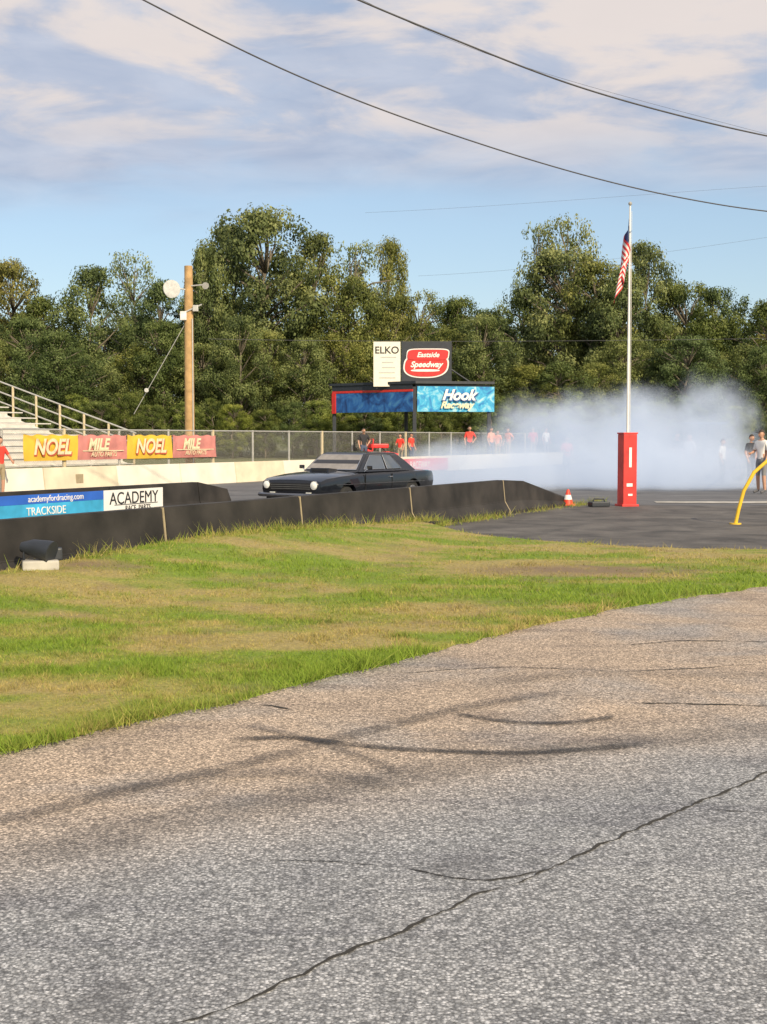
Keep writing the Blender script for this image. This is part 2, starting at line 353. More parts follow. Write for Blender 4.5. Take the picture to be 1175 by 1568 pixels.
p0=np.stack([Xa-np.cos(an)*wd/2,Ya-np.sin(an)*wd/2,Za],-1); p1=np.stack([Xa+np.cos(an)*wd/2,Ya+np.sin(an)*wd/2,Za],-1)
p2=np.stack([Xa+lean[:,0],Ya+lean[:,1],Za+Ha],-1)
VV=np.stack([p0,p1,p2],1).reshape(-1,3)
def trimesh(name,VV,k,attrs=()):
    nF=len(VV)//k; me=bpy.data.meshes.new(name); me.vertices.add(len(VV)); me.vertices.foreach_set('co',VV.astype(np.float32).ravel())
    me.loops.add(len(VV)); me.loops.foreach_set('vertex_index',np.arange(len(VV),dtype=np.int32))
    me.polygons.add(nF); me.polygons.foreach_set('loop_start',np.arange(0,len(VV),k,dtype=np.int32)); me.polygons.foreach_set('loop_total',np.full(nF,k,dtype=np.int32))
    me.update(calc_edges=True)
    for an_,vals in attrs:
        a=me.attributes.new(an_,'FLOAT','FACE'); a.data.foreach_set('value',vals.astype(np.float32))
    return me
me=trimesh('grass_blades',VV,3,[('lush',La),('dirt',dirt(Xa,Ya)*.6)])
obj('grass_blades',me,verge,[grassmat('grass_blade',True)])

# ------------------------------------------------------------ trees
leafm,nt_,b=newmat('foliage'); a=N(nt_,'ShaderNodeAttribute'); a.attribute_name='tint'; oi=N(nt_,'ShaderNodeObjectInfo')
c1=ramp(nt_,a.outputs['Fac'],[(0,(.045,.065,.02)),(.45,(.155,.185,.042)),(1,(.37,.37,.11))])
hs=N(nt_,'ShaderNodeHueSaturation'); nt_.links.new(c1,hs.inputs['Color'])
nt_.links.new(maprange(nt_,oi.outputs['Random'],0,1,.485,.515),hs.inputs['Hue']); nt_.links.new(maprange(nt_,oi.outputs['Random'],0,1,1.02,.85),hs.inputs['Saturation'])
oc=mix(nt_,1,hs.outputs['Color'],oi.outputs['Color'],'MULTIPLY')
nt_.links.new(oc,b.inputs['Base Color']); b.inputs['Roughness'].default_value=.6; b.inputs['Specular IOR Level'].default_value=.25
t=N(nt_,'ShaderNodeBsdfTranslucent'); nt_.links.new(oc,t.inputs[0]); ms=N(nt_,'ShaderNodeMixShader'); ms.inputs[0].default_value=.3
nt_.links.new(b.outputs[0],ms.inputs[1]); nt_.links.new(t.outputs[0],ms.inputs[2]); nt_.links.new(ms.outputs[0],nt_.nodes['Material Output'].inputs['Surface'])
bark=mat('bark',(.16,.135,.10),.9,var=.4,scale=9)
def tree_mesh(name,seed,H=16.,Rd=5.6,ncl=120,lo=.1,sparse=1.,wid=.45,rho0=(.6,1.35)):
    r=np.random.default_rng(seed); rr=random.Random(seed)
    C=[];RH=[]; ph=r.uniform(0,6.28,4)
    lob=[(r.uniform(0,6.28),r.uniform(.45,.85),r.uniform(.25,.55)) for _ in range(5)]
    for i in range(ncl):
        q=r.random()**.75
        prof=math.sqrt(max(0.04,1-((q-wid)/(1.02-wid if q>wid else wid+.25))**2))
        th=r.uniform(0,6.283); bulge=1+.16*math.sin(2*th+ph[0]+3*q)+.12*math.sin(3*th+ph[1]-5*q)
        for (lt,lq,ls) in lob: bulge+=.22*ls*math.exp(-((q-lq)/.16)**2)*max(0,math.cos(th-lt))
        rho=r.uniform(*rho0)*(1.15-.3*q)
        rad=max(0,Rd*prof*bulge-rho*.6)*r.uniform(.15,1)**.45
        C.append((rad*math.cos(th),rad*math.sin(th),min((lo+(1-lo)*q)*H,H-rho*.75))); RH.append(rho)
    C=np.array(C); RH=np.array(RH)
    pts=[];nr=[];tn=[]
    for c,rho in zip(C,RH):
        k=int(230*(rho/1.0)**2*sparse)
        d=r.normal(size=(k,3)); d/=np.linalg.norm(d,axis=1)[:,None]
        rad=rho*(r.uniform(.3,1.18,k)**.6)[:,None]*(1+.28*np.sin(d[:,:1]*5+rho*9)*np.cos(d[:,1:2]*6+d[:,2:]*4))
        pts.append(c+d*rad*np.array([1.15,1.15,.85]))
        nn=d*1.0+r.normal(size=(k,3))*.4+np.array([0,0,.25]); nr.append(nn/np.linalg.norm(nn,axis=1)[:,None])
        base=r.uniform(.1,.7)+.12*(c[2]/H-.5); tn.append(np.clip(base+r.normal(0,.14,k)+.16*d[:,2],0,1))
    p=np.concatenate(pts);nn=np.concatenate(nr);tn=np.concatenate(tn); k=len(p)
    a=r.normal(size=(k,3)); u=np.cross(nn,a); u/=np.linalg.norm(u,axis=1)[:,None]; w_=np.cross(nn,u)
    s=r.uniform(.08,.18,k)[:,None]
    VV=np.stack([p-u*s,p-w_*s*.6,p+u*s,p+w_*s*.6],1).reshape(-1,3)
    me=trimesh(name,VV,4,[('tint',tn)])
    bm=bmesh.new(); bm.from_mesh(me)
    def addtube(pts_,rads):
        V,F=tubedata(pts_,rads,7); vs=[bm.verts.new(v) for v in V]
        for f in F:
            ff=bm.faces.new([vs[i] for i in f]); ff.material_index=1; ff.smooth=True
    tp=[(rr.uniform(-.15,.15)*i,rr.uniform(-.15,.15)*i,H*.85*i/6) for i in range(7)]
    addtube(tp,[.36,.30,.26,.21,.16,.11,.05])
    for i in range(34):
        c=C[rr.randrange(len(C))]; z0=max(.12*H,min(.75*H,c[2]-abs(rr.uniform(.8,3)))); q=z0/(H*.85)*6; j=min(5,int(q)); f=q-j
        st=Vector(tp[j]).lerp(Vector(tp[j+1]),f); en=Vector(c); md=st.lerp(en,.5)+Vector((rr.uniform(-.3,.3),rr.uniform(-.3,.3),rr.uniform(-.1,.5)))
        addtube([st,md,en],[.12,.07,.025])
    bm.to_mesh(me); bm.free()
    me.materials.append(leafm); me.materials.append(bark)
    return me
TM=[tree_mesh('broadleaf_a',1,ncl=100),tree_mesh('broadleaf_b',2,wid=.5,ncl=105),tree_mesh('broadleaf_c',3,wid=.4,lo=.14,ncl=105),tree_mesh('broadleaf_d',4,wid=.55,ncl=120),
    tree_mesh('airy_crown',5,ncl=90,sparse=.5,wid=.55,rho0=(.5,1.1)),tree_mesh('airy_crown_b',6,ncl=85,sparse=.5,wid=.5,rho0=(.5,1.1))]
def tree(px,top,hw,Yd,k,tint=(1,1,1),nm='deciduous_tree'):
    # px/top/hw: bearing, height and spread per metre of distance, read off image pixels, Yd: distance in metres
    X=px*Yd; H=top*Yd+1.75-.3; rad=hw*Yd
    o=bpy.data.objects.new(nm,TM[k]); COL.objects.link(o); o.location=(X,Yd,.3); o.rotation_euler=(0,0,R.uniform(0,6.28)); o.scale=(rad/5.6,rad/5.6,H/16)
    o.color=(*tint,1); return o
def T(x,y,hw,Yd,k,tint=(1,1,1)): tree((x-587.5)/2000,(670-y)/2000,hw/2000,Yd,k,tint)
li=(1.25,1.25,1.4); dk=(.62,.74,.74); ol=(1.25,1.02,.8)
for a in [(-90,400,95,100,0),(-30,405,80,108,4,ol),(18,402,66,102,0,ol),(75,455,60,98,2,dk),(138,412,70,97,1,(.85,.92,.88)),(207,388,60,114,5,li),(255,432,55,104,2,dk),
          (355,348,78,106,0),(402,326,98,100,3),(478,362,66,103,1),(320,380,50,98,2,(.88,.92,.9)),(540,374,66,108,4,li),(598,370,42,112,0),(530,425,70,99,3,(.95,.98,.95)),(648,448,55,112,4,li),(600,455,60,102,1),
          (700,458,52,106,3,dk),(752,476,52,108,1,dk),(795,445,50,104,2,dk),(820,345,52,110,4,li),(872,333,62,108,5,li),(860,385,84,102,3),(910,400,66,100,0),(990,374,66,103,1),(950,415,70,98,2,(.88,.92,.9)),
          (1045,436,60,101,3,dk),(1100,444,62,103,1,dk),(1165,462,66,100,2,dk),(1235,450,80,104,0),(1320,430,90,104,3),(1410,440,90,104,1),(-180,410,90,104,1)]:
    T(*a)
for i,x in enumerate(range(-120,1320,54)):
    T(x+R.uniform(-16,14),R.uniform(480,560),R.uniform(48,64),R.uniform(88,95),R.choice([0,1,2,3]),(dk if R.random()<.35 else (.95,.97,.9)))
for i,x in enumerate(range(-140,1320,60)):
    T(x+R.uniform(-14,14),R.uniform(484,510),R.uniform(55,66),R.uniform(118,124),R.choice([0,1,3]),dk)
for i,x in enumerate(range(-120,1320,40)):
    T(x+R.uniform(-10,10),R.uniform(598,632),R.uniform(24,34),R.uniform(84,88),R.choice([0,1,3]),(.75,.85,.75) if R.random()<.7 else (1.1,1.2,.9))

# ------------------------------------------------------------ barriers
blk=mat('black_painted_concrete',(.028,.025,.023),.75,var=.65,scale=1.6,bump=.15)
seam=mat('concrete_seam',(.34,.28,.18),.9,scale=8)
wht=mat('whitewashed_concrete',(.74,.70,.60),.8,var=.14,scale=1.1,bump=.08)
def jersey(h,w=.56): return [(-w/2,0),(w/2,0),(w/2,.08),(w*.27,.30*h/.8),(.10,h),(-.10,h),(-w*.27,.30*h/.8),(-w/2,.08)]
near=empty('black_track_barrier',P(0,0),TR)
js=[-29,-25,-21,-17,-13.06,-9.26,-5.0,0]
for i in range(len(js)-1):
    extr_profile(f'segment_{i+1}',jersey(.78),js[i]+.02,js[i+1]-.02,blk,near)
    extr_profile(f'seam_{i+1}',[(a*.99,b_*.995+.002) for a,b_ in jersey(.78)],js[i+1]-.019,js[i+1]+.019,seam,near,0)
A=jersey(.78); B=[(-.22,0),(.22,0),(.22,.05),(.14,.08),(.09,.14),(-.09,.14),(-.14,.08),(-.22,.05)]
n8=8; V=[(.02,a,b_) for a,b_ in A]+[(1.3,a*.98,b_*.93) for a,b_ in A]+[(4.9,a,b_) for a,b_ in B]
F=[tuple(range(7,-1,-1)),tuple(range(16,24))]+[(k*8+i,k*8+(i+1)%8,k*8+8+(i+1)%8,k*8+8+i) for k in range(2) for i in range(8)]
pydata('tapered_end',V,F,near,[blk])
med=empty('median_barrier',P(0,6.5),TR)
for i,(a,b_) in enumerate([(-30,-26),(-26,-22),(-22,-18),(-18,-14),(-14,-10),(-10,-6),(-6,-2.75)]):
    extr_profile(f'segment_{i+1}',jersey(.72),a+.01,b_-.01,blk,med)
A=jersey(.72); V=[(-2.74,a,b_) for a,b_ in A]+[(-1.5,a*.9,b_*.72) for a,b_ in A]+[(-1.3,a*.8,b_*.3) for a,b_ in A]
pydata('sloped_end',V,F[:1]+[tuple(range(16,24))]+F[2:],med,[blk])
blu=mat('blue_vinyl',(.03,.13,.55),.5,var=.25,scale=1.2); lbl=mat('light_blue_vinyl',(.05,.38,.65),.5,var=.3,scale=2); wv=mat('white_vinyl',(.80,.79,.76),.5,var=.05); bkt=mat('black_print',(.02,.02,.025),.5)
redv=mat('red_vinyl',(.70,.03,.03),.45,var=.1)
bn=empty('sponsor_banner',P(0,6.5),TR)
def slab(name,x0,x1,z0,z1,m,par,y=-.30,th=.012): return box(name,((x0+x1)/2,y,(z0+z1)/2),(x1-x0,th,z1-z0),m,par,.002)
slab('blue_panel_top',-12,-6.45,.48,.66,blu,bn); slab('blue_panel_bottom',-12,-6.45,.06,.478,lbl,bn); slab('white_panel',-6.44,-4.4,.06,.66,wv,bn)
rt=(math.radians(90),0,0)
text('academyfordracing.com',.17,(-7.9,-.312,.57),rt,wv,bn); text('ACADEMY',.36,(-5.42,-.312,.47),rt,bkt,bn); text('RACE  PARTS',.15,(-5.3,-.312,.26),rt,bkt,bn)
box('rule',(-5.35,-.312,.345),(1.5,.006,.012),bkt,bn,0)
text('TRACKSIDE',.22,(-8.2,-.312,.33),rt,wv,bn)
far=empty('white_track_wall',P(0,16.9),TR)
x=-40; i=0
wht2=mat('cream_concrete',(.70,.62,.47),.85,var=.16,scale=1.4,bump=.08)
while x<110:
    L_=3.66 if x<20 else 7.3
    extr_profile(f'panel_{i}',[(-.2,0),(.12,0),(.09,.8),(-.1,.8)],x+.018,x+L_-.018,wht if (i*7)%3 else wht2,far,.012); x+=L_; i+=1
box('backing_strip',(35,.0,.38),(150,.06,.7),seam,far,.0)
box('hatch',(5.6,-.155,.42),(.35,.03,.3),seam,far,.01)
wb=empty('red_wall_banner',P(30.5,16.6),TR)
slab('cloth',-2.4,4.6,.08,.70,redv,wb,0,.02); text('RACEWAY',.5,(1.1,-.014,.38),rt,wv,wb)

# ------------------------------------------------------------ chain link fence
cl,nt_,b=newmat('chain_link'); tc=N(nt_,'ShaderNodeTexCoord'); s=N(nt_,'ShaderNodeSeparateXYZ'); nt_.links.new(tc.outputs['Object'],s.inputs[0])
def dg(sign):
    q=mth(nt_,'ADD',s.outputs[0],mth(nt_,'MULTIPLY',s.outputs[2],sign)); q=mth(nt_,'FRACT',mth(nt_,'MULTIPLY',q,12)); return mth(nt_,'LESS_THAN',mth(nt_,'ABSOLUTE',mth(nt_,'SUBTRACT',q,.5)),.05)
f=mth(nt_,'MAXIMUM',dg(1),dg(-1)); tr=N(nt_,'ShaderNodeBsdfTransparent'); ms=N(nt_,'ShaderNodeMixShader'); nt_.links.new(f,ms.inputs[0]); nt_.links.new(tr.outputs[0],ms.inputs[1]); nt_.links.new(b.outputs[0],ms.inputs[2]); nt_.links.new(ms.outputs[0],nt_.nodes['Material Output'].inputs['Surface'])
b.inputs['Base Color'].default_value=(.42,.41,.38,1); b.inputs['Roughness'].default_value=.5
galv=mat('galvanised_steel',(.50,.49,.46),.45,.3,var=.12); tanp=mat('weathered_post',(.55,.46,.30),.8)
fe=empty('chain_link_fence',P(0,18.5),TR)
pydata('mesh',[(-20,0,.1),(125,0,.1),(125,0,2.0),(-20,0,2.0)],[(0,1,2,3)],fe,[cl])
tube('top_rail',[(-20,.03,2.02),(125,.03,2.02)],.026,galv,fe,8); tube('bottom_rail',[(-20,.03,.3),(125,.03,.3)],.02,galv,fe,8)
for i in range(0,49): 
    tube(f'post_{i}',[(-20+i*3,.05,0),(-20+i*3,.05,2.06)],.045 if i%3 else .07,galv if i%3 else tanp,fe,8)
yl=mat('yellow_vinyl',(.74,.47,.05),.55,var=.2,scale=1.5); pk=mat('faded_red_vinyl',(.56,.22,.20),.6,var=.3,scale=1.5); yt=mat('faded_yellow_print',(.76,.68,.45),.5); rp=mat('red_print',(.52,.10,.05),.5)
xs_=[4.9,7.6,10.3,13.1,16.1]
for i in range(4):
    e=empty('fence_banner',P(xs_[i],18.5)-Vector((0,0,0)),TR); wdt=xs_[i+1]-xs_[i]-.03
    V=[];F=[]
    for a in range(25):
        for c_ in range(5):
            V.append((wdt*a/24,-.06+.03*math.sin(a*.9+c_*.7+i),.98+.88*c_/4-.05*math.sin(a*.5)**2*(c_==4)))
    for a in range(24):
        for c_ in range(4): F.append((a*5+c_,a*5+5+c_,a*5+6+c_,a*5+1+c_))
    pydata('cloth',V,F,e,[yl if i%2==0 else pk],smooth=True)
    if i%2==0:
        text('NOEL',.72,(wdt/2,-.105,1.42),rt,yt,e,shear=.25,offset=.02); text('NOEL',.72,(wdt/2+.04,-.098,1.38),rt,rp,e,shear=.25,offset=.035)
    else:
        text('MILE',.55,(wdt/2-.3,-.105,1.5),rt,yt,e,shear=.3,offset=.02); text('AUTO PARTS',.24,(wdt/2,-.105,1.16),rt,yt,e,shear=.3); box('stripe',(wdt/2,-.10,1.29),(wdt*.85,.006,.03),yt,e,0)

# ------------------------------------------------------------ bleachers
alu=mat('aluminium',(.66,.64,.60),.5,.1,var=.12,scale=3); dks=mat('dark_grey_steel',(.16,.16,.16),.7)  # second steel is an even dark grey, used on the grille bars
bl=empty('bleachers',(-9.6,50.3,.3),TR)
for r_ in range(18):
    u=.2+r_*.72; z=.45+r_*.225
    box(f'seat_{r_}',(-8.1,u+.3,z+.42),(16,.27,.045),alu,bl,.01); box(f'tread_{r_}',(-8.1,u,z),(16,.5,.04),alu,bl,.01); box(f'riser_{r_}',(-8.1,u+.27,z+.12),(16,.02,.19),alu,bl,.004)
for k in range(9):
    xx=-.1-k*2; tube(f'stringer_{k}',[(xx,.0,.35),(xx,13,.35+13*.3125)],.05,alu,bl,8)
    for q in (2,5,8,11): tube(f'leg_{k}_{q}',[(xx,q,-.3),(xx,q,.3+q*.3125)],.04,alu,bl,8)
for q in np.arange(0,13.1,1.2): tube('rail_post',[(0,q,.35+q*.3125),(0,q,1.62+q*.3125)],.05,tanp,bl,8)
for hh_ in (1.62,1.2,.8): tube('rail',[(0,-.1,hh_),(0,13,hh_+13*.3125)],.032,galv,bl,8)

# ------------------------------------------------------------ utility pole with lamps, wires
wood=mat('pole_wood',(.46,.29,.13),.85,var=.25,scale=4,bump=.3)
up=empty('utility_pole',(-7.8,52.7,.3))
tube('shaft',[(0,0,-.3),(0,0,4),(0,0,8.3)],[.21,.19,.165],wood,up,16)
lampw=mat('lamp_housing',(.72,.72,.70),.35)
tube('lamp_arm',[(-.1,-.1,7.35),(-.45,-.25,7.4)],.03,galv,up,8)
tube('floodlight_head',[(-.60,.05,7.42),(-.61,-.05,7.41),(-.62,-.22,7.38),(-.63,-.30,7.36),(-.63,-.28,7.365)],[.10,.2,.31,.36,.33],lampw,up,24)
tube('lamp_arm_right',[(.1,-.1,7.5),(.6,-.25,7.52)],.03,galv,up,8); tube('floodlight_small',[(.64,-.1,7.53),(.70,-.26,7.5),(.72,-.30,7.48)],[.05,.12,.14],galv,up,16)
tube('crossarm',[(-.35,-.2,6.35),(.55,-.2,6.75)],.035,galv,up,8); box('junction_box',(-.18,-.22,6.3),(.25,.2,.35),lampw,up,.02); box('junction_box_b',(.3,-.2,6.6),(.22,.16,.25),galv,up,.02)
tube('guy_wire',[(-.15,0,6),(-2.3,.3,2.4)],.014,galv,up,6); tube('conduit',[(.16,-.17,0),(.16,-.15,6.2)],.025,galv,up,8)
tube('small_lamp',[(-1.72,.1,3.4),(-1.72,-.05,3.35)],[.04,.09],lampw,up,12)
wirem=mat('cable_black',(.07,.07,.075),.6)
def wire(pts,r):
    c=bpy.data.curves.new('overhead_wire','CURVE'); c.dimensions='3D'; c.bevel_depth=r; c.bevel_resolution=2
    sp=c.splines.new('NURBS'); sp.points.add(len(pts)-1)
    for p,q in zip(sp.points,pts): p.co=(*q,1)
    sp.use_endpoint_u=True; sp.order_u=4; sp.resolution_u=16
    o=obj('overhead_wire',c); c.materials.append(wirem)
def WP(x,y,Y): return ((x-587.5)/2000*Y,Y,1.75+(670-y)/2000*Y)
wire([WP(20,-90,26),WP(200,0,28),WP(330,68,29.4),WP(450,124,30.7),WP(575,174,32),WP(700,217,33.4),WP(830,258,34.8),WP(950,290,36),WP(1060,313,37),WP(1175,331,38.5),WP(1350,345,40)],.018)
wire([WP(380,-60,26),WP(515,0,27.4),WP(610,40,28.2),WP(700,75,29),WP(800,115,30),WP(900,150,31),WP(1040,188,32.2),WP(1175,219,33.5),WP(1350,250,35)],.020)
wire([WP(450,-40,45),WP(600,40,47),WP(750,100,49),WP(900,145,51),WP(1175,215,55)],.006)
for yy in (520,): wire([WP(320,yy,54),WP(620,yy+6,60),WP(900,yy+4,66),WP(1250,yy-2,74)],.010)
wire([WP(560,330,60),WP(760,322,60),WP(1000,300,60),WP(1250,285,60)],.004); wire([WP(640,425,60),WP(850,415,60),WP(1000,392,60),WP(1250,355,60)],.004)

# ------------------------------------------------------------ sign tower
st=empty('sign_tower',(0,0,.3)); dkf=mat('dark_steel',(.025,.03,.04),.5); rdf=mat('red_paint',(.58,.03,.025),.5); crm=mat('cream_sign',(.80,.76,.64),.5,var=.06)
C_=Vector((1.8,76,0)); R_=Vector((6.2,77,0)); L_=Vector((-3.0,80,0)); B_=R_+L_-C_
for nm,p in (('post_a',C_),('post_b',R_),('post_c',L_),('post_d',B_)): box(nm,(p.x,p.y,2.05),(.22,.22,4.7),dkf,st,.02)
def panel(nm,a,b_,z0,z1,m,par=st,off=.1,th=.06):
    d=b_-a; an=math.atan2(d.y,d.x); c_=(a+b_)/2; nn=Vector((math.sin(an),-math.cos(an),0))*off
    return box(nm,(c_.x+nn.x,c_.y+nn.y,(z0+z1)/2),(d.length,th,z1-z0),m,par,.01,(0,0,an)),an
def printmat(nm,stops,sc=1.3):
    m,nt_,b=newmat(nm); tc=N(nt_,'ShaderNodeTexCoord'); q=noise(nt_,tc.outputs['Object'],sc,5,.6,1.5)
    nt_.links.new(ramp(nt_,q,stops),b.inputs['Base Color']); b.inputs['Roughness'].default_value=.6; return m
skyb=printmat('sky_blue_print',[(.38,(.01,.16,.45)),(.52,(.04,.40,.66)),(.72,(.5,.72,.75))])
dbl=printmat('dark_blue_print',[(.4,(.008,.04,.16)),(.55,(.02,.12,.38)),(.75,(.08,.25,.45))],1.0)
panel('left_banner',L_,C_,2.95,4.1,dbl,off=.16); panel('left_top_frame',L_,C_,4.12,4.25,rdf,off=.16,th=.1); panel('left_end_frame',L_,L_+(C_-L_)*.05,2.9,4.12,rdf,off=.22)
panel('left_fascia',L_,C_,4.26,4.56,dkf,off=.17)
_,an=panel('right_banner',C_+Vector((.1,0,0)),R_+Vector((.25,.05,0)),2.95,4.42,skyb,off=.2); panel('right_frame',C_,R_,4.44,4.52,dkf,off=.16)
mid_=(C_+R_)/2+Vector((.15,-.36,0))
text('Hook',.85,(mid_.x+.2,mid_.y,3.9),(math.radians(90),0,an),wv,st,shear=.35,offset=.03); text('Raceway',.55,(mid_.x+.1,mid_.y,3.33),(math.radians(90),0,an),yt,st,shear=.35,offset=.02)
text('Hook',.85,(mid_.x+.26,mid_.y+.02,3.86),(math.radians(90),0,an),dbl,st,shear=.35,offset=.05)
bm=bmesh.new(); vs=[bm.verts.new((p.x,p.y,z)) for z in (4.57,4.72) for p in (C_+Vector((.05,-.4,0)),R_+Vector((.3,-.3,0)),B_,L_+Vector((-.3,-.1,0)))]
for f in ((3,2,1,0),(4,5,6,7),(0,1,5,4),(1,2,6,5),(2,3,7,6),(3,0,4,7)): bm.faces.new([vs[i] for i in f])
me=bpy.data.meshes.new('roof'); bm.to_mesh(me); bm.free(); obj('roof',me,st,[dkf])
sg=empty('billboard',(0,0,.3))
box('white_sign',(.2,77,5.75),(1.58,.12,2.62),crm,sg,.01); box('dark_sign',(2.52,77,5.75),(2.95,.12,2.62),dkf,sg,.01)
for xx in (-.4,.8,1.4,3.6): box('support_leg',(xx,77.15,4.9),(.1,.1,1.2),dkf,sg,.01)
tube('brace',[(3.3,77.2,5.9),(5.6,77.4,4.4)],.05,dkf,sg,8)
text('ELKO',.58,(.2,76.93,6.55),rt,bkt,sg,offset=.01)
for k in range(5): box('small_print',(.2+R.uniform(-.1,.1),76.935,6.15-k*.3),(R.uniform(.6,1.1),.006,.07),galv,sg,0)
def outline(nm,pts,y,m,par):
    m_=len(pts); V=[(a,y,c) for a,c in pts]+[(a,y+.03,c) for a,c in pts]
    return pydata(nm,V,[tuple(range(m_))]+[(i,i+m_,(i+1)%m_+m_,(i+1)%m_) for i in range(m_)],par,[m])
def oval(cx,cz,a,b_,sk=.12,pw=2.6,n=48):
    o=[]
    for i in range(n):
        t_=2*math.pi*i/n; c,s=math.cos(t_),math.sin(t_); x_=a*math.copysign(abs(c)**(2/pw),c); z_=b_*math.copysign(abs(s)**(2/pw),s); o.append((cx+x_+sk*z_,cz+z_))
    return o
outline('logo_white',oval(2.5,5.68,1.33,.74),76.92,wv,sg); outline('logo_red',oval(2.5,5.68,1.24,.66),76.89,rdf,sg); outline('logo_top_white',oval(2.6,6.30,1.25,.36,.12,5),76.915,wv,sg); outline('logo_top',oval(2.6,6.30,1.19,.30,.12,5),76.86,redv,sg)
text('Eastside',.40,(2.6,76.845,6.28),rt,wv,sg,shear=.3,offset=.01); text('Speedway',.46,(2.5,76.875,5.72),rt,wv,sg,shear=.3,offset=.015); outline('logo_swoosh',oval(2.45,5.38,.85,.07),76.875,wv,sg)

# ------------------------------------------------------------ flagpole, red post, yellow hoop, cone, light
pw=mat('white_paint',(.78,.77,.74),.4,var=.06)
fp=empty('flagpole',(6.72,36,0)); tube('pole',[(0,0,0),(0,0,3),(0,0,8.05)],[.045,.04,.024],pw,fp,12); tube('finial',[(0,0,8.05),(0,0,8.09),(0,0,8.14),(0,0,8.17)],[.01,.05,.05,.01],galv,fp,12)
tube('halyard',[(.05,-.05,1.2),(.05,-.05,4),(.04,-.04,7.9)],.006,pw,fp,6)
fr_=mat('flag_red',(.58,.03,.035),.7); fw=mat('flag_white',(.72,.70,.68),.7); fb=mat('flag_blue',(.02,.03,.13),.7)
nu,nv=60,39; V=[];F=[];MI=[]
for i in range(nu+1):
    u=i/nu
    for j in range(nv+1):
        v_=j/nv
        out=-.30*(1-math.exp(-2.6*u))*(.30+.70*v_); fold=.09*math.sin(u*17+v_*2.2)*min(1,u*5)
        V.append((out+.15*math.sin(u*10+v_*1.5)*u-.03, fold-.02-.12*u+.04*math.sin(v_*5), 7.72-v_*1.15-u*1.20*(1-.12*math.sin(u*3))))
for i in range(nu):
    for j in range(nv):
        a=i*(nv+1)+j; F.append((a,a+1,a+nv+2,a+nv+1)); stripe=j//3
        MI.append(2 if (i<nu*.4 and j<21) else (0 if stripe%2==0 else 1))
fo=pydata('flag',V,F,fp,[fr_,fw,fb],smooth=True); fo.data.polygons.foreach_set('material_index',MI)
rp_=empty('red_post',(6.21,33.3,0)); rpm=mat('red_post_paint',(.60,.035,.03),.5,var=.25,scale=3)
box('column',(0,0,.92),(.37,.37,1.84),rpm,rp_,.02,(0,0,.25)); box('cap',(0,0,1.86),(.40,.40,.04),rpm,rp_,.01,(0,0,.25)); box('foot',(0,0,.03),(.46,.46,.06),rpm,rp_,.01,(0,0,.25))
box('label_top',(.045,-.19,1.25),(.07,.008,.5),wv,rp_,0,(0,0,.25)); box('label_mid',(.03,-.19,.55),(.16,.008,.08),wv,rp_,0,(0,0,.25)); box('label_low',(.05,-.19,.3),(.12,.008,.05),wv,rp_,0,(0,0,.25))
ym=mat('yellow_paint',(.75,.48,.03),.45,var=.15); yp=empty('yellow_hoop_barrier',(7.1,26.3,0))
pts=[(0,0,0),(.06,0,.3),(.16,0,.68),(.36,0,1.05),(.62,0,1.28),(.95,0,1.36),(1.3,0,1.28),(1.56,0,1.05),(1.72,0,.68),(1.8,0,.3),(1.84,0,0)]
tube('hoop',pts,.038,ym,yp,12)
for xx in (0,1.84): tube('base_plate',[(xx,0,.006),(xx,0,.03)],.12,ym,yp,12)
orng=mat('cone_red',(.7,.06,.03),.5); cn=empty('traffic_cone',(4.75,33.6,0))
tube('body',[(0,0,.02),(0,0,.16)],[.15,.11],orng,cn,16); tube('white_band',[(0,0,.16),(0,0,.28)],[.11,.075],wv,cn,16); tube('tip',[(0,0,.28),(0,0,.42)],[.075,.03],orng,cn,16); box('base',(0,0,.02),(.36,.36,.04),orng,cn,.01)
tb=empty('rubber_block',(5.45,33.0,0)); box('block',(0,0,.07),(.5,.28,.13),dkf,tb,.03,(0,0,.3)); tube('handle',[(-.15,0,.13),(-.12,0,.2),(.12,.03,.2),(.15,.03,.13)],.02,dkf,tb,8)
fl=empty('ground_spotlight',(-4.02,15.15,float(gh(np.array(-4.02),np.array(15.15)))+.0),.3); fl.scale=(1.15,)*3
box('concrete_base',(.02,0,.04),(.36,.26,.10),conc,fl,.02); tube('yoke',[(-.14,0,.08),(-.14,0,.2),(.14,0,.2),(.14,0,.08)],.015,dkf,fl,8)
tube('lamp_can',[(-.16,.05,.22),(-.05,0,.21),(.1,-.08,.18),(.13,-.1,.17)],[.05,.09,.11,.115],dkf,fl,16); box('ballast',(.16,.06,.14),(.16,.14,.13),dkf,fl,.02)

# ------------------------------------------------------------ car
paint=mat('black_car_paint',(.010,.012,.017),.22,var=.1,coat=.65,spec=.3); chrome=mat('chrome',(.75,.75,.75),.12,1,var=.03); rub=mat('tyre_rubber',(.02,.02,.02),.85); dchr=mat('tarnished_bumper',(.22,.22,.23),.22,.9)
glass=mat('car_glass',(.07,.09,.12),.04,var=.05,coat=1); lens=mat('headlight_lens',(.85,.85,.80),.1,var=.04,coat=1); grl=mat('grille_dark',(.008,.008,.008),.6); tlr=mat('tail_lamp',(.45,.01,.01),.2,coat=1)
fa=math.radians(-125+2); car=empty('classic_car',(-.80,32.15,0),fa)
ST=[(2.46,.76,.44,.66,.70),(2.43,.85,.38,.745,.785),(2.25,.89,.32,.81,.85),(1.7,.92,.27,.86,.92),(1.2,.93,.26,.885,.955),(.85,.93,.25,.90,.965),(0,.94,.25,.91,.95),(-.9,.94,.25,.91,.95),(-1.5,.94,.26,.925,.955),(-2.0,.925,.30,.925,.955),(-2.40,.90,.36,.91,.935),(-2.55,.84,.44,.86,.89)]
V=[];F=[]
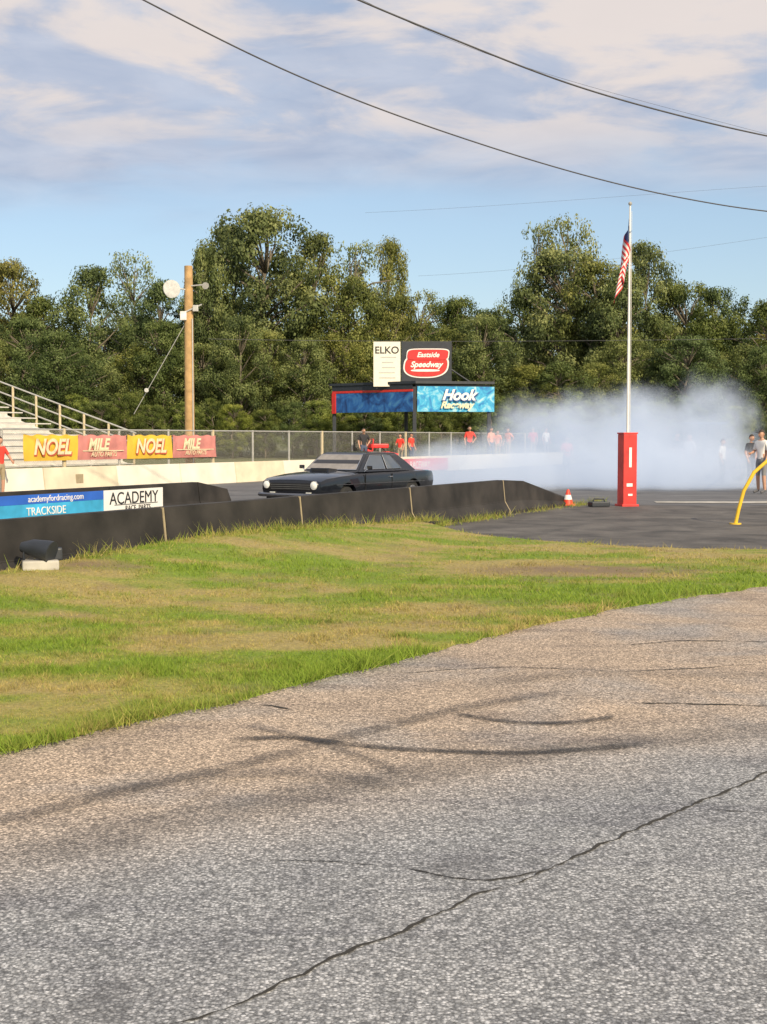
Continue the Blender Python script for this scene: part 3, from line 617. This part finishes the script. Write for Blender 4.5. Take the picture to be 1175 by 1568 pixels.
for x_,hw_,zb,zs,zt in ST:
    half=[(0,zb),(hw_*.86,zb),(hw_*.97,zb+.10),(hw_*1.0,(zb+zs)/2),(hw_*.99,zs-.09),(hw_*.965,zs-.01),(hw_*.84,zs+(zt-zs)*.4),(hw_*.4,zt-.005),(0,zt)]
    ring=half+[(-a,b_) for a,b_ in half[-2:0:-1]]
    V+= [(x_,a,b_) for a,b_ in ring]
m_=16
for k in range(len(ST)-1):
    for i in range(m_): F.append((k*m_+i,k*m_+(i+1)%m_,(k+1)*m_+(i+1)%m_,(k+1)*m_+i))
F.append(tuple(range(m_))); F.append(tuple(range((len(ST)-1)*m_+m_-1,(len(ST)-1)*m_-1,-1)))
me=bpy.data.meshes.new('body'); me.from_pydata(V,[],F); bm=bmesh.new(); bm.from_mesh(me); bmesh.ops.recalc_face_normals(bm,faces=bm.faces[:]); bm.to_mesh(me); bm.free()
body=obj('body',me,None,[paint,grl])
for xx,rr_ in ((1.45,.37),(-1.42,.40)):
    cm=bpy.data.meshes.new('cut'); bm=bmesh.new(); bmesh.ops.create_cone(bm,cap_ends=True,segments=32,radius1=rr_,radius2=rr_,depth=2.4,matrix=Matrix.Translation((xx,0,.33))@Matrix.Rotation(math.pi/2,4,'X')); bm.to_mesh(cm); bm.free()
    co_=bpy.data.objects.new('cut',cm); COL.objects.link(co_)
    md=body.modifiers.new('b','BOOLEAN'); md.operation='DIFFERENCE'; md.object=co_; md.solver='EXACT'
    dg_=bpy.context.evaluated_depsgraph_get(); nm=bpy.data.meshes.new_from_object(body.evaluated_get(dg_)); body.modifiers.clear(); body.data=nm; bpy.data.objects.remove(co_)
body.parent=car; body.data.materials.clear(); body.data.materials.append(paint)
try:
    body.data.polygons.foreach_set('use_smooth',[True]*len(body.data.polygons)); body.data.set_sharp_from_angle(angle=math.radians(28))
except Exception as e: print(e)
box('underbody',(0,0,.42),(4.0,1.0,.3),grl,car,.05)
bz,tz=.935,1.385
XF,XR,TF,TRr=.90,-1.78,.28,-1.02
bot=[(XF,.82),(XF,-.82),(XR,-.80),(XR,.80)]; top=[(TF,.66),(TF,-.66),(TRr,-.64),(TRr,.64)]
V=[];F=[]
levels=[(0,bz),(.5,bz+.24),(.92,tz-.035),(1.0,tz)]
for q,z in levels:
    for (a,b_),(c_,d_) in zip(bot,top): V.append((a+(c_-a)*q*(1 if q<1 else 1.03),b_+(d_-b_)*(q**1.0 if q<1 else 1.12),z))
for k in range(3):
    for i in range(4): F.append((k*4+i,k*4+(i+1)%4,k*4+4+(i+1)%4,k*4+4+i))
V.append((-.40,0,tz+.035))
for i in range(4): F.append((12+i,12+(i+1)%4,16))
me=bpy.data.meshes.new('cabin'); me.from_pydata(V,[],F); bm=bmesh.new(); bm.from_mesh(me); bmesh.ops.recalc_face_normals(bm,faces=bm.faces[:]); bmesh.ops.bevel(bm,geom=[e for e in bm.edges if min(v.co.z for v in e.verts)>tz-.05 or abs(e.verts[0].co.z-e.verts[1].co.z)>.1],offset=.035,segments=3,affect='EDGES'); bm.to_mesh(me); bm.free()
obj('cabin',me,car,[paint],smooth=False)
def cq(side,a,q):
    x_=(XF+(TF-XF)*q)*(1-a)+(XR+(TRr-XR)*q)*a; y_=(.82+(.655-.82)*q)*side; return Vector((x_,y_,bz+(tz-bz)*q))
def glassq(nm,pts,off,m=glass):
    c_=[p+off for p in pts]; return pydata(nm,c_,[tuple(range(len(c_)))],car,[m])
for sd in (1,-1):
    of=Vector((0,sd*.008,.002))
    for nm,pp in (('front_side_window',[(.07,.12),(.44,.12),(.43,.86),(.10,.86)]),('rear_side_window',[(.48,.12),(.74,.12),(.72,.86),(.47,.86)])):
        glassq(nm,[cq(sd,a,q) for a,q in pp],of)
        pl=[cq(sd,a,q)+of*1.6 for a,q in pp]; tube(nm+'_trim',pl+[pl[0]],.007,chrome,car,6)
def endq(x0,x1,q,y): return Vector((x0+(x1-x0)*q,y*(.82+(.66-.82)*q),bz+(tz-bz)*q))
wsg=mat('windshield_glass',(.24,.22,.20),.05,var=.2,coat=1)  # pale warm base colour paints in the sky reflection on the windshield
pl=[endq(XF,TF,q,y) for q,y in ((.10,.9),(.88,.88),(.88,-.88),(.10,-.9))]; glassq('windshield',pl,Vector((.008,0,.006)),wsg); tube('windshield_trim',[p+Vector((.012,0,.008)) for p in pl+[pl[0]]],.010,chrome,car,6)
pl=[endq(XR,TRr,q,y) for q,y in ((.14,.85),(.86,.82),(.86,-.82),(.14,-.85))]; glassq('rear_window',pl,Vector((-.008,0,.006)))
V=[(1.35,.28,.93),(1.35,-.28,.93),(1.32,-.26,1.03),(1.32,.26,1.03),(.95,.24,1.0),(.95,-.24,1.0),(.90,.26,.94),(.90,-.26,.94)]
pydata('hood_scoop',V,[(0,1,2,3),(3,2,5,4),(4,5,7,6),(0,3,4,6),(1,7,5,2)],car,[paint]); box('scoop_mouth',(1.338,0,.98),(.012,.44,.06),grl,car,.002,(0,-.2,0))
box('grille',(2.445,0,.62),(.05,1.30,.18),grl,car,.02)
for i in range(3): box(f'grille_bar_{i}',(2.475,0,.575+i*.045),(.012,1.12,.008),dks,car,.002)
for sd in (1,-1):
    tube('headlight_ring',[(2.38,sd*.68,.66),(2.49,sd*.68,.66)],.10,chrome,car,24); tube('headlight',[(2.45,sd*.68,.66),(2.497,sd*.68,.66),(2.515,sd*.68,.66)],[.085,.085,.05],lens,car,24)
    box('turn_signal',(2.47,sd*.52,.47),(.05,.14,.05),lens,car,.01); tube('tail_lamp',[(-2.50,sd*.66,.68),(-2.58,sd*.66,.68)],.08,tlr,car,20)
    box('side_trim',(0,sd*.945,.66),(3.9,.012,.018),dchr,car,.003); box('door_handle',(-.35,sd*.945,.80),(.14,.03,.025),chrome,car,.008)
    for xx in (.75,-.42): box('door_gap',(xx,sd*.936,.60),(.010,.02,.56),grl,car,0)
    tube('mirror_stalk',[(.70,sd*.86,.94),(.68,sd*.98,1.02)],.012,chrome,car,8); box('mirror',(.67,sd*1.0,1.04),(.05,.14,.09),paint,car,.02)
    box('rocker_trim',(0,sd*.90,.30),(2.0,.02,.03),dchr,car,.004)
def bumper(nm,x_,sg_,z_):
    pts=[(x_-sg_*.30,-.95,z_),(x_-sg_*.06,-.90,z_),(x_,-.6,z_),(x_+sg_*.02,0,z_),(x_,.6,z_),(x_-sg_*.06,.90,z_),(x_-sg_*.30,.95,z_)]
    return tube(nm,pts,.05,dchr,car,10)
bumper('front_bumper',2.52,1,.43); bumper('rear_bumper',-2.60,-1,.46)
box('front_valance',(2.36,0,.34),(.12,1.5,.14),grl,car,.03)
for xx,rr_,ww in ((1.45,.31,.19),(-1.42,.35,.30)):
    for sd in (1,-1):
        y0=sd*(.90-ww/2); nm=('front' if xx>0 else 'rear')+'_wheel'
        tube(nm+'_tyre',[(xx,y0+a,rr_) for a in (-ww/2-.001,-ww/2,-ww/2+.03,0,ww/2-.03,ww/2,ww/2+.001)],[rr_*.62,rr_*.9,rr_*.99,rr_,rr_*.99,rr_*.9,rr_*.62],rub,car,36)
        tube(nm+'_rim',[(xx,y0+sd*(ww/2-.03),rr_),(xx,y0+sd*(ww/2+.006),rr_)],[rr_*.6,rr_*.62],chrome,car,28)
        tube(nm+'_dish',[(xx,y0+sd*(ww/2+.002),rr_),(xx,y0+sd*(ww/2+.010),rr_)],[rr_*.5,rr_*.5],grl,car,28)
        for k in range(5):
            a=k*2*math.pi/5; tube(nm+f'_spoke_{k}',[(xx,y0+sd*(ww/2+.012),rr_),(xx+math.cos(a)*rr_*.56,y0+sd*(ww/2+.012),rr_+math.sin(a)*rr_*.56)],[.035,.028],chrome,car,8)
box('parachute_pack',(-2.68,0,.62),(.2,.3,.22),bkt,car,.05)

# ------------------------------------------------------------ people
skinm=mat('skin',(.50,.28,.19),.55,var=.08); hairm=mat('hair',(.06,.04,.03),.8); shoe=mat('shoe',(.10,.10,.11),.7); whitesh=mat('white_cotton',(.80,.78,.76),.8,var=.06); redsh=mat('red_cotton',(.78,.06,.04),.8); orsh=mat('coral_cotton',(.85,.32,.20),.8)
blks=mat('black_cotton',(.03,.03,.035),.85); jean=mat('denim',(.07,.09,.15),.85); khaki=mat('khaki',(.35,.28,.18),.85); grys=mat('grey_cotton',(.22,.22,.23),.85); eyem=mat('eye',(.02,.02,.02),.3); lipm=mat('lip',(.38,.14,.12),.5)
def person(name,loc,rotz,hgt,shirt,pants,pose=None,shorts=False,hat=None):
    e=empty(name,loc,rotz); e.scale=(hgt/1.76,)*3
    J=dict(pel=(0,0,.95),spi=(0,.01,1.14),che=(0,.0,1.33),nec=(0,.01,1.49),hd=(0,-.005,1.58),
      shR=(-.18,0,1.42),elR=(-.25,.02,1.14),wrR=(-.24,-.10,.90),shL=(.18,0,1.42),elL=(.25,.02,1.14),wrL=(.24,-.10,.90),
      hiR=(-.095,0,.90),knR=(-.11,-.02,.50),anR=(-.12,.02,.09),toR=(-.14,-.16,.035),hiL=(.095,0,.90),knL=(.11,-.02,.50),anL=(.12,.02,.09),toL=(.14,-.16,.035))
    if pose: J.update(pose)
    rad=dict(pel=(.155,.115),spi=(.145,.105),che=(.165,.115),nec=(.058,.058),hd=(.05,.05),shR=(.075,.07),elR=(.043,.043),wrR=(.028,.028),shL=(.075,.07),elL=(.043,.043),wrL=(.028,.028),
      hiR=(.10,.10),knR=(.06,.06),anR=(.042,.042),toR=(.038,.028),hiL=(.10,.10),knL=(.06,.06),anL=(.042,.042),toL=(.038,.028))
    ks=list(J); E=[('pel','spi'),('spi','che'),('che','nec'),('nec','hd'),('che','shR'),('shR','elR'),('elR','wrR'),('che','shL'),('shL','elL'),('elL','wrL'),('pel','hiR'),('hiR','knR'),('knR','anR'),('anR','toR'),('pel','hiL'),('hiL','knL'),('knL','anL'),('anL','toL')]
    me=bpy.data.meshes.new('b'); me.from_pydata([J[k] for k in ks],[(ks.index(a),ks.index(b_)) for a,b_ in E],[])
    o=bpy.data.objects.new('b',me); COL.objects.link(o); o.modifiers.new('s','SKIN'); sub=o.modifiers.new('ss','SUBSURF'); sub.levels=2; sub.render_levels=2
    for i,k in enumerate(ks):
        sv=me.skin_vertices[0].data[i]; sv.radius=rad[k]; sv.use_root=(k=='pel')
    dg_=bpy.context.evaluated_depsgraph_get(); bmme=bpy.data.meshes.new_from_object(o.evaluated_get(dg_)); bpy.data.objects.remove(o)
    for m in (shirt,pants,skinm,shoe): bmme.materials.append(m)
    segs=[]
    for a,b_ in E:
        if a in('nec',) : lab=2
        elif a in('pel',) and b_!='spi': lab=1
        elif a[:2]=='hi': lab=1
        elif a[:2]=='kn': lab=2 if shorts else 1
        elif a[:2]=='an': lab=3
        elif a[:2]=='el': lab=2
        else: lab=0
        segs.append((Vector(J[a]),Vector(J[b_]),lab,a))
    for p in bmme.polygons:
        c=p.center; best=9;lab=0
        for a,b_,l,nm_ in segs:
            ab=b_-a; t_=max(0,min(1,(c-a).dot(ab)/ab.length_squared)); d=(c-(a+ab*t_)).length
            if d<best:
                best=d; lab=l
                if nm_[:2]=='sh' and t_>.75: lab=2
                if nm_=='che' and l==0 and b_==Vector(J['nec']) and t_>.85: lab=2
                if nm_=='pel' and l==0: lab=1 if t_<.15 else 0
        p.material_index=lab; p.use_smooth=True
    obj('body',bmme,e)
    h0=Vector(J['hd'])+Vector((0,-.012,.07))
    bm=bmesh.new(); bmesh.ops.create_uvsphere(bm,u_segments=20,v_segments=14,radius=1)
    for v_ in bm.verts:
        x_,y_,z_=v_.co; jaw=1-.28*max(0,-z_); v_.co=Vector((x_*.076*jaw,y_*.096*(1-.12*max(0,-z_)),z_*.118))
        if y_<-.85 and -.35<z_<.1 and abs(x_)<.25: v_.co.y-=.018
    hm=bpy.data.meshes.new('head'); bm.to_mesh(hm); bm.free(); obj('head',hm,e,[skinm],h0,smooth=True)
    bm=bmesh.new(); bmesh.ops.create_uvsphere(bm,u_segments=20,v_segments=14,radius=1)
    bmesh.ops.delete(bm,geom=[v_ for v_ in bm.verts if v_.co.z<(.35 if v_.co.y<-.2 else -.25)],context='VERTS')
    for v_ in bm.verts: v_.co=Vector((v_.co.x*.083,v_.co.y*.104,v_.co.z*.126))
    hm=bpy.data.meshes.new('hair'); bm.to_mesh(hm); bm.free(); obj('hair' if not hat else 'cap',hm,e,[hat or hairm],h0+Vector((0,.006,.004)),smooth=True)
    if hat: box('cap_brim',h0+Vector((0,-.13,.05)),(.12,.09,.012),hat,e,.005)
    for sd in (1,-1):
        tube('eye',[h0+Vector((sd*.03,-.084,.008)),h0+Vector((sd*.03,-.093,.008))],[.012,.008],eyem,e,8); tube('ear',[h0+Vector((sd*.072,.01,-.03)),h0+Vector((sd*.084,.014,0)),h0+Vector((sd*.078,.012,.025))],[.01,.016,.008],skinm,e,8)
    tube('nose',[h0+Vector((0,-.09,.01)),h0+Vector((0,-.115,-.022)),h0+Vector((0,-.095,-.03))],[.006,.014,.008],skinm,e,8); tube('mouth',[h0+Vector((-.024,-.083,-.056)),h0+Vector((0,-.092,-.057)),h0+Vector((.024,-.083,-.056))],.005,lipm,e,6)
    for s_ in 'RL':
        wv_=Vector(J['wr'+s_]); d=(wv_-Vector(J['el'+s_])).normalized(); sd=1 if s_=='L' else -1
        fw_=Vector((0,-1,0)); fw_=(fw_-d*fw_.dot(d)).normalized()
        tube('palm_'+s_,[wv_-d*.02,wv_+d*.03,wv_+d*.085],[.026,.036,.034],skinm,e,10)
        for k,(o_,l_) in enumerate(((.026,.07),(.009,.08),(-.009,.075),(-.026,.058))):
            b0=wv_+d*.08+fw_*o_; inn=Vector((-sd,0,0)); b1=b0+d*l_*.5+inn*.004; b2=b1+d*l_*.35+inn*.018; tube(f'finger_{s_}{k}',[b0,b1,b2],[.0095,.009,.006],skinm,e,7)
        b0=wv_+d*.03+fw_*.03; tube('thumb_'+s_,[b0,b0+d*.03+fw_*.025,b0+d*.06+fw_*.03],[.012,.011,.007],skinm,e,7)
    return e
def at(x,Y): return (x-587.5)/2000*Y
sp_=dict(wrR=(-.12,-.30,1.12),elR=(-.27,-.02,1.16)); hip=dict(elL=(.36,.08,1.18),wrL=(.20,-.02,1.0))
person('man_in_white_shirt',(at(1166,41),41,0),math.radians(-60),1.98,whitesh,grys,sp_,True,hairm)
person('man_in_black_shirt',(at(1150,47),47,0),math.radians(30),1.85,blks,jean,hip)
person('spectator_at_wall',(at(0,38.5),38.5,0),math.radians(60),1.78,redsh,khaki,dict(elL=(.28,-.10,1.18),wrL=(.22,-.28,1.05)),True)
gz=.39
def onbank(x,t=17.8):
    # spot on the bank strip behind the white wall
    k=(x-587.5)/2000
    s=(k*(29.9+.4446*t)-(2.65-.8957*t))/(.4446-k*.8957); p=P(s,t); return (p.x,p.y,gz)
for x_,t_,rz,hh_,sh,pa,po,hat in ((557,17.7,.4,1.8,blks,jean,hip,None),(613,17.8,-.5,1.55,redsh,khaki,sp_,None),(630,17.6,.9,1.6,redsh,jean,None,blks),(719,17.6,.2,2.0,redsh,blks,hip,None),
  (752,17.5,.7,1.95,orsh,jean,None,None),(762,17.9,-.5,1.8,orsh,khaki,sp_,None),(778,17.8,-.8,1.95,orsh,khaki,hip,None),(816,17.6,-.3,2.0,redsh,khaki,sp_,None),(836,17.7,.5,2.0,whitesh,grys,None,None)):
    person('spectator',onbank(x_,t_),rz,hh_,sh,pa,po,False,hat)
for x_,Y_,rz,hh_,sh,pa,po in ((868,54,.3,1.8,redsh,grys,sp_),(1036,52,.5,1.95,blks,jean,sp_),(1056,52.5,-.9,1.9,whitesh,jean,None),(1106,49,.9,1.7,whitesh,blks,hip)):
    person('crew_member',(at(x_,Y_),Y_,0),rz,hh_,sh,pa,po)
rcx=onbank(582,18.0); rc=empty('red_utility_cart',rcx,.3); rc.scale=(1.0,1,.95)
pydata('body',[(-.75,-.4,.3),(.75,-.4,.3),(.85,-.4,.6),(.3,-.4,.72),(-.2,-.4,.6),(-.75,-.4,.85),(-.75,.4,.3),(.75,.4,.3),(.85,.4,.6),(.3,.4,.72),(-.2,.4,.6),(-.75,.4,.85)],[(0,1,2,3,4,5),(11,10,9,8,7,6),(0,6,7,1),(1,7,8,2),(2,8,9,3),(3,9,10,4),(4,10,11,5),(5,11,6,0)],rc,[redv])
for xx in (-.5,.55):
    for yy in (-.45,.45): tube('wheel',[(xx,yy-.08,.26),(xx,yy+.08,.26)],.26,rub,rc,20)
tube('roll_bar',[(-.5,-.38,.7),(-.45,-.38,1.35),(-.45,.38,1.35),(-.5,.38,.7)],.03,rdf,rc,8); tube('steering',[(.3,0,.7),(.05,0,.95)],.02,dkf,rc,8); box('seat',(-.35,0,.68),(.3,.7,.12),bkt,rc,.03); box('cargo_rack',(-.1,0,1.0),(.9,.75,.22),redv,rc,.05)
tt_=empty('tow_tractor',(at(1084,54),54,0),math.radians(-70)); nb=mat('navy_paint',(.03,.06,.14),.4)
box('hood',(.9,0,1.0),(1.3,.75,.6),nb,tt_,.08); box('grille',(1.56,0,.98),(.04,.6,.45),bkt,tt_,.01); box('chassis',(.2,0,.62),(2.6,.55,.25),bkt,tt_,.03); box('deck',(-.5,0,.85),(1.1,1.2,.15),nb,tt_,.03); box('seat',(-.6,0,1.1),(.45,.5,.4),bkt,tt_,.06)
for a,b_ in ((0,.6),(0,-.6),(-1.1,.6),(-1.1,-.6)): tube('cab_post',[(a,b_,.9),(a*.95,b_,2.3)],.035,bkt,tt_,8)
box('canopy',(-.52,0,2.34),(1.5,1.5,.08),nb,tt_,.03); tube('steering_wheel',[(-.05,0,1.35),(-.1,0,1.38)],.2,bkt,tt_,16); tube('exhaust',[(.9,.2,1.3),(.9,.2,1.95)],.04,bkt,tt_,8)
for sd in (1,-1):
    tube('rear_wheel',[(-.6,sd*.72-.16,.7),(-.6,sd*.72+.16,.7)],.7,rub,tt_,28); tube('front_wheel',[(1.2,sd*.6-.1,.4),(1.2,sd*.6+.1,.4)],.4,rub,tt_,24); tube('rear_hub',[(-.6,sd*.9-.03,.7),(-.6,sd*.9+.03,.7)],.32,wv,tt_,16)
    box('fender',(-.6,sd*.72,1.45),(.9,.36,.06),nb,tt_,.03)

# ------------------------------------------------------------ tyre smoke (volume with added glow)
sm=bpy.data.materials.new('tyre_smoke'); sm.use_nodes=True; nt=sm.node_tree; nt.nodes.remove(nt.nodes['Principled BSDF']); out=nt.nodes['Material Output']
try: sm.cycles.volume_step_rate=2.0
except Exception as e: print('steprate',e)
tc=N(nt,'ShaderNodeTexCoord'); ob=tc.outputs['Object']
n1=noise(nt,ob,.6,3,.62,.5)
def blob(c,r):
    mp=N(nt,'ShaderNodeMapping'); mp.inputs['Location'].default_value=(-c[0]/r[0],-c[1]/r[1],-c[2]/r[2]); mp.inputs['Scale'].default_value=(1/r[0],1/r[1],1/r[2]); nt.links.new(ob,mp.inputs[0])
    ln=N(nt,'ShaderNodeVectorMath'); ln.operation='LENGTH'; nt.links.new(mp.outputs[0],ln.inputs[0]); return maprange(nt,ln.outputs['Value'],1,.2)
fld=blob((9.9,49,1.2),(4.4,4.2,3.1))
for c,r in (((6.4,48,1.1),(3.9,4,3.0)),((12.2,49,1.6),(2.4,3.2,3.3)),((3.2,44.5,.4),(4.2,4.5,1.7)),((9.0,45,.3),(6,4.5,2.1))): fld=mth(nt,'MAXIMUM',fld,blob(c,r))
d=mth(nt,'MULTIPLY',maprange(nt,mth(nt,'ADD',fld,mth(nt,'MULTIPLY',mth(nt,'SUBTRACT',n1,.47),2.2)),.05,1.0),maprange(nt,fld,0,.2))
pv=N(nt,'ShaderNodeVolumePrincipled'); pv.inputs['Color'].default_value=(.90,.95,1,1); nt.links.new(mth(nt,'MULTIPLY',d,.46),pv.inputs['Density'])
pv.inputs['Emission Color'].default_value=(.48,.61,.85,1); nt.links.new(mth(nt,'MULTIPLY',d,.18),pv.inputs['Emission Strength'])  # smoke emits a bluish glow in place of multiply scattered light
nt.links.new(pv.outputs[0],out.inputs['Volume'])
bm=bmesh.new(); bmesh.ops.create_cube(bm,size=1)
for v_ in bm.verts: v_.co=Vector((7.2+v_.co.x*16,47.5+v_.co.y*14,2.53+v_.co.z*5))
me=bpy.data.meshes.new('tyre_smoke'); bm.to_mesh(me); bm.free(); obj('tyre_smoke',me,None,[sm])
print('done')
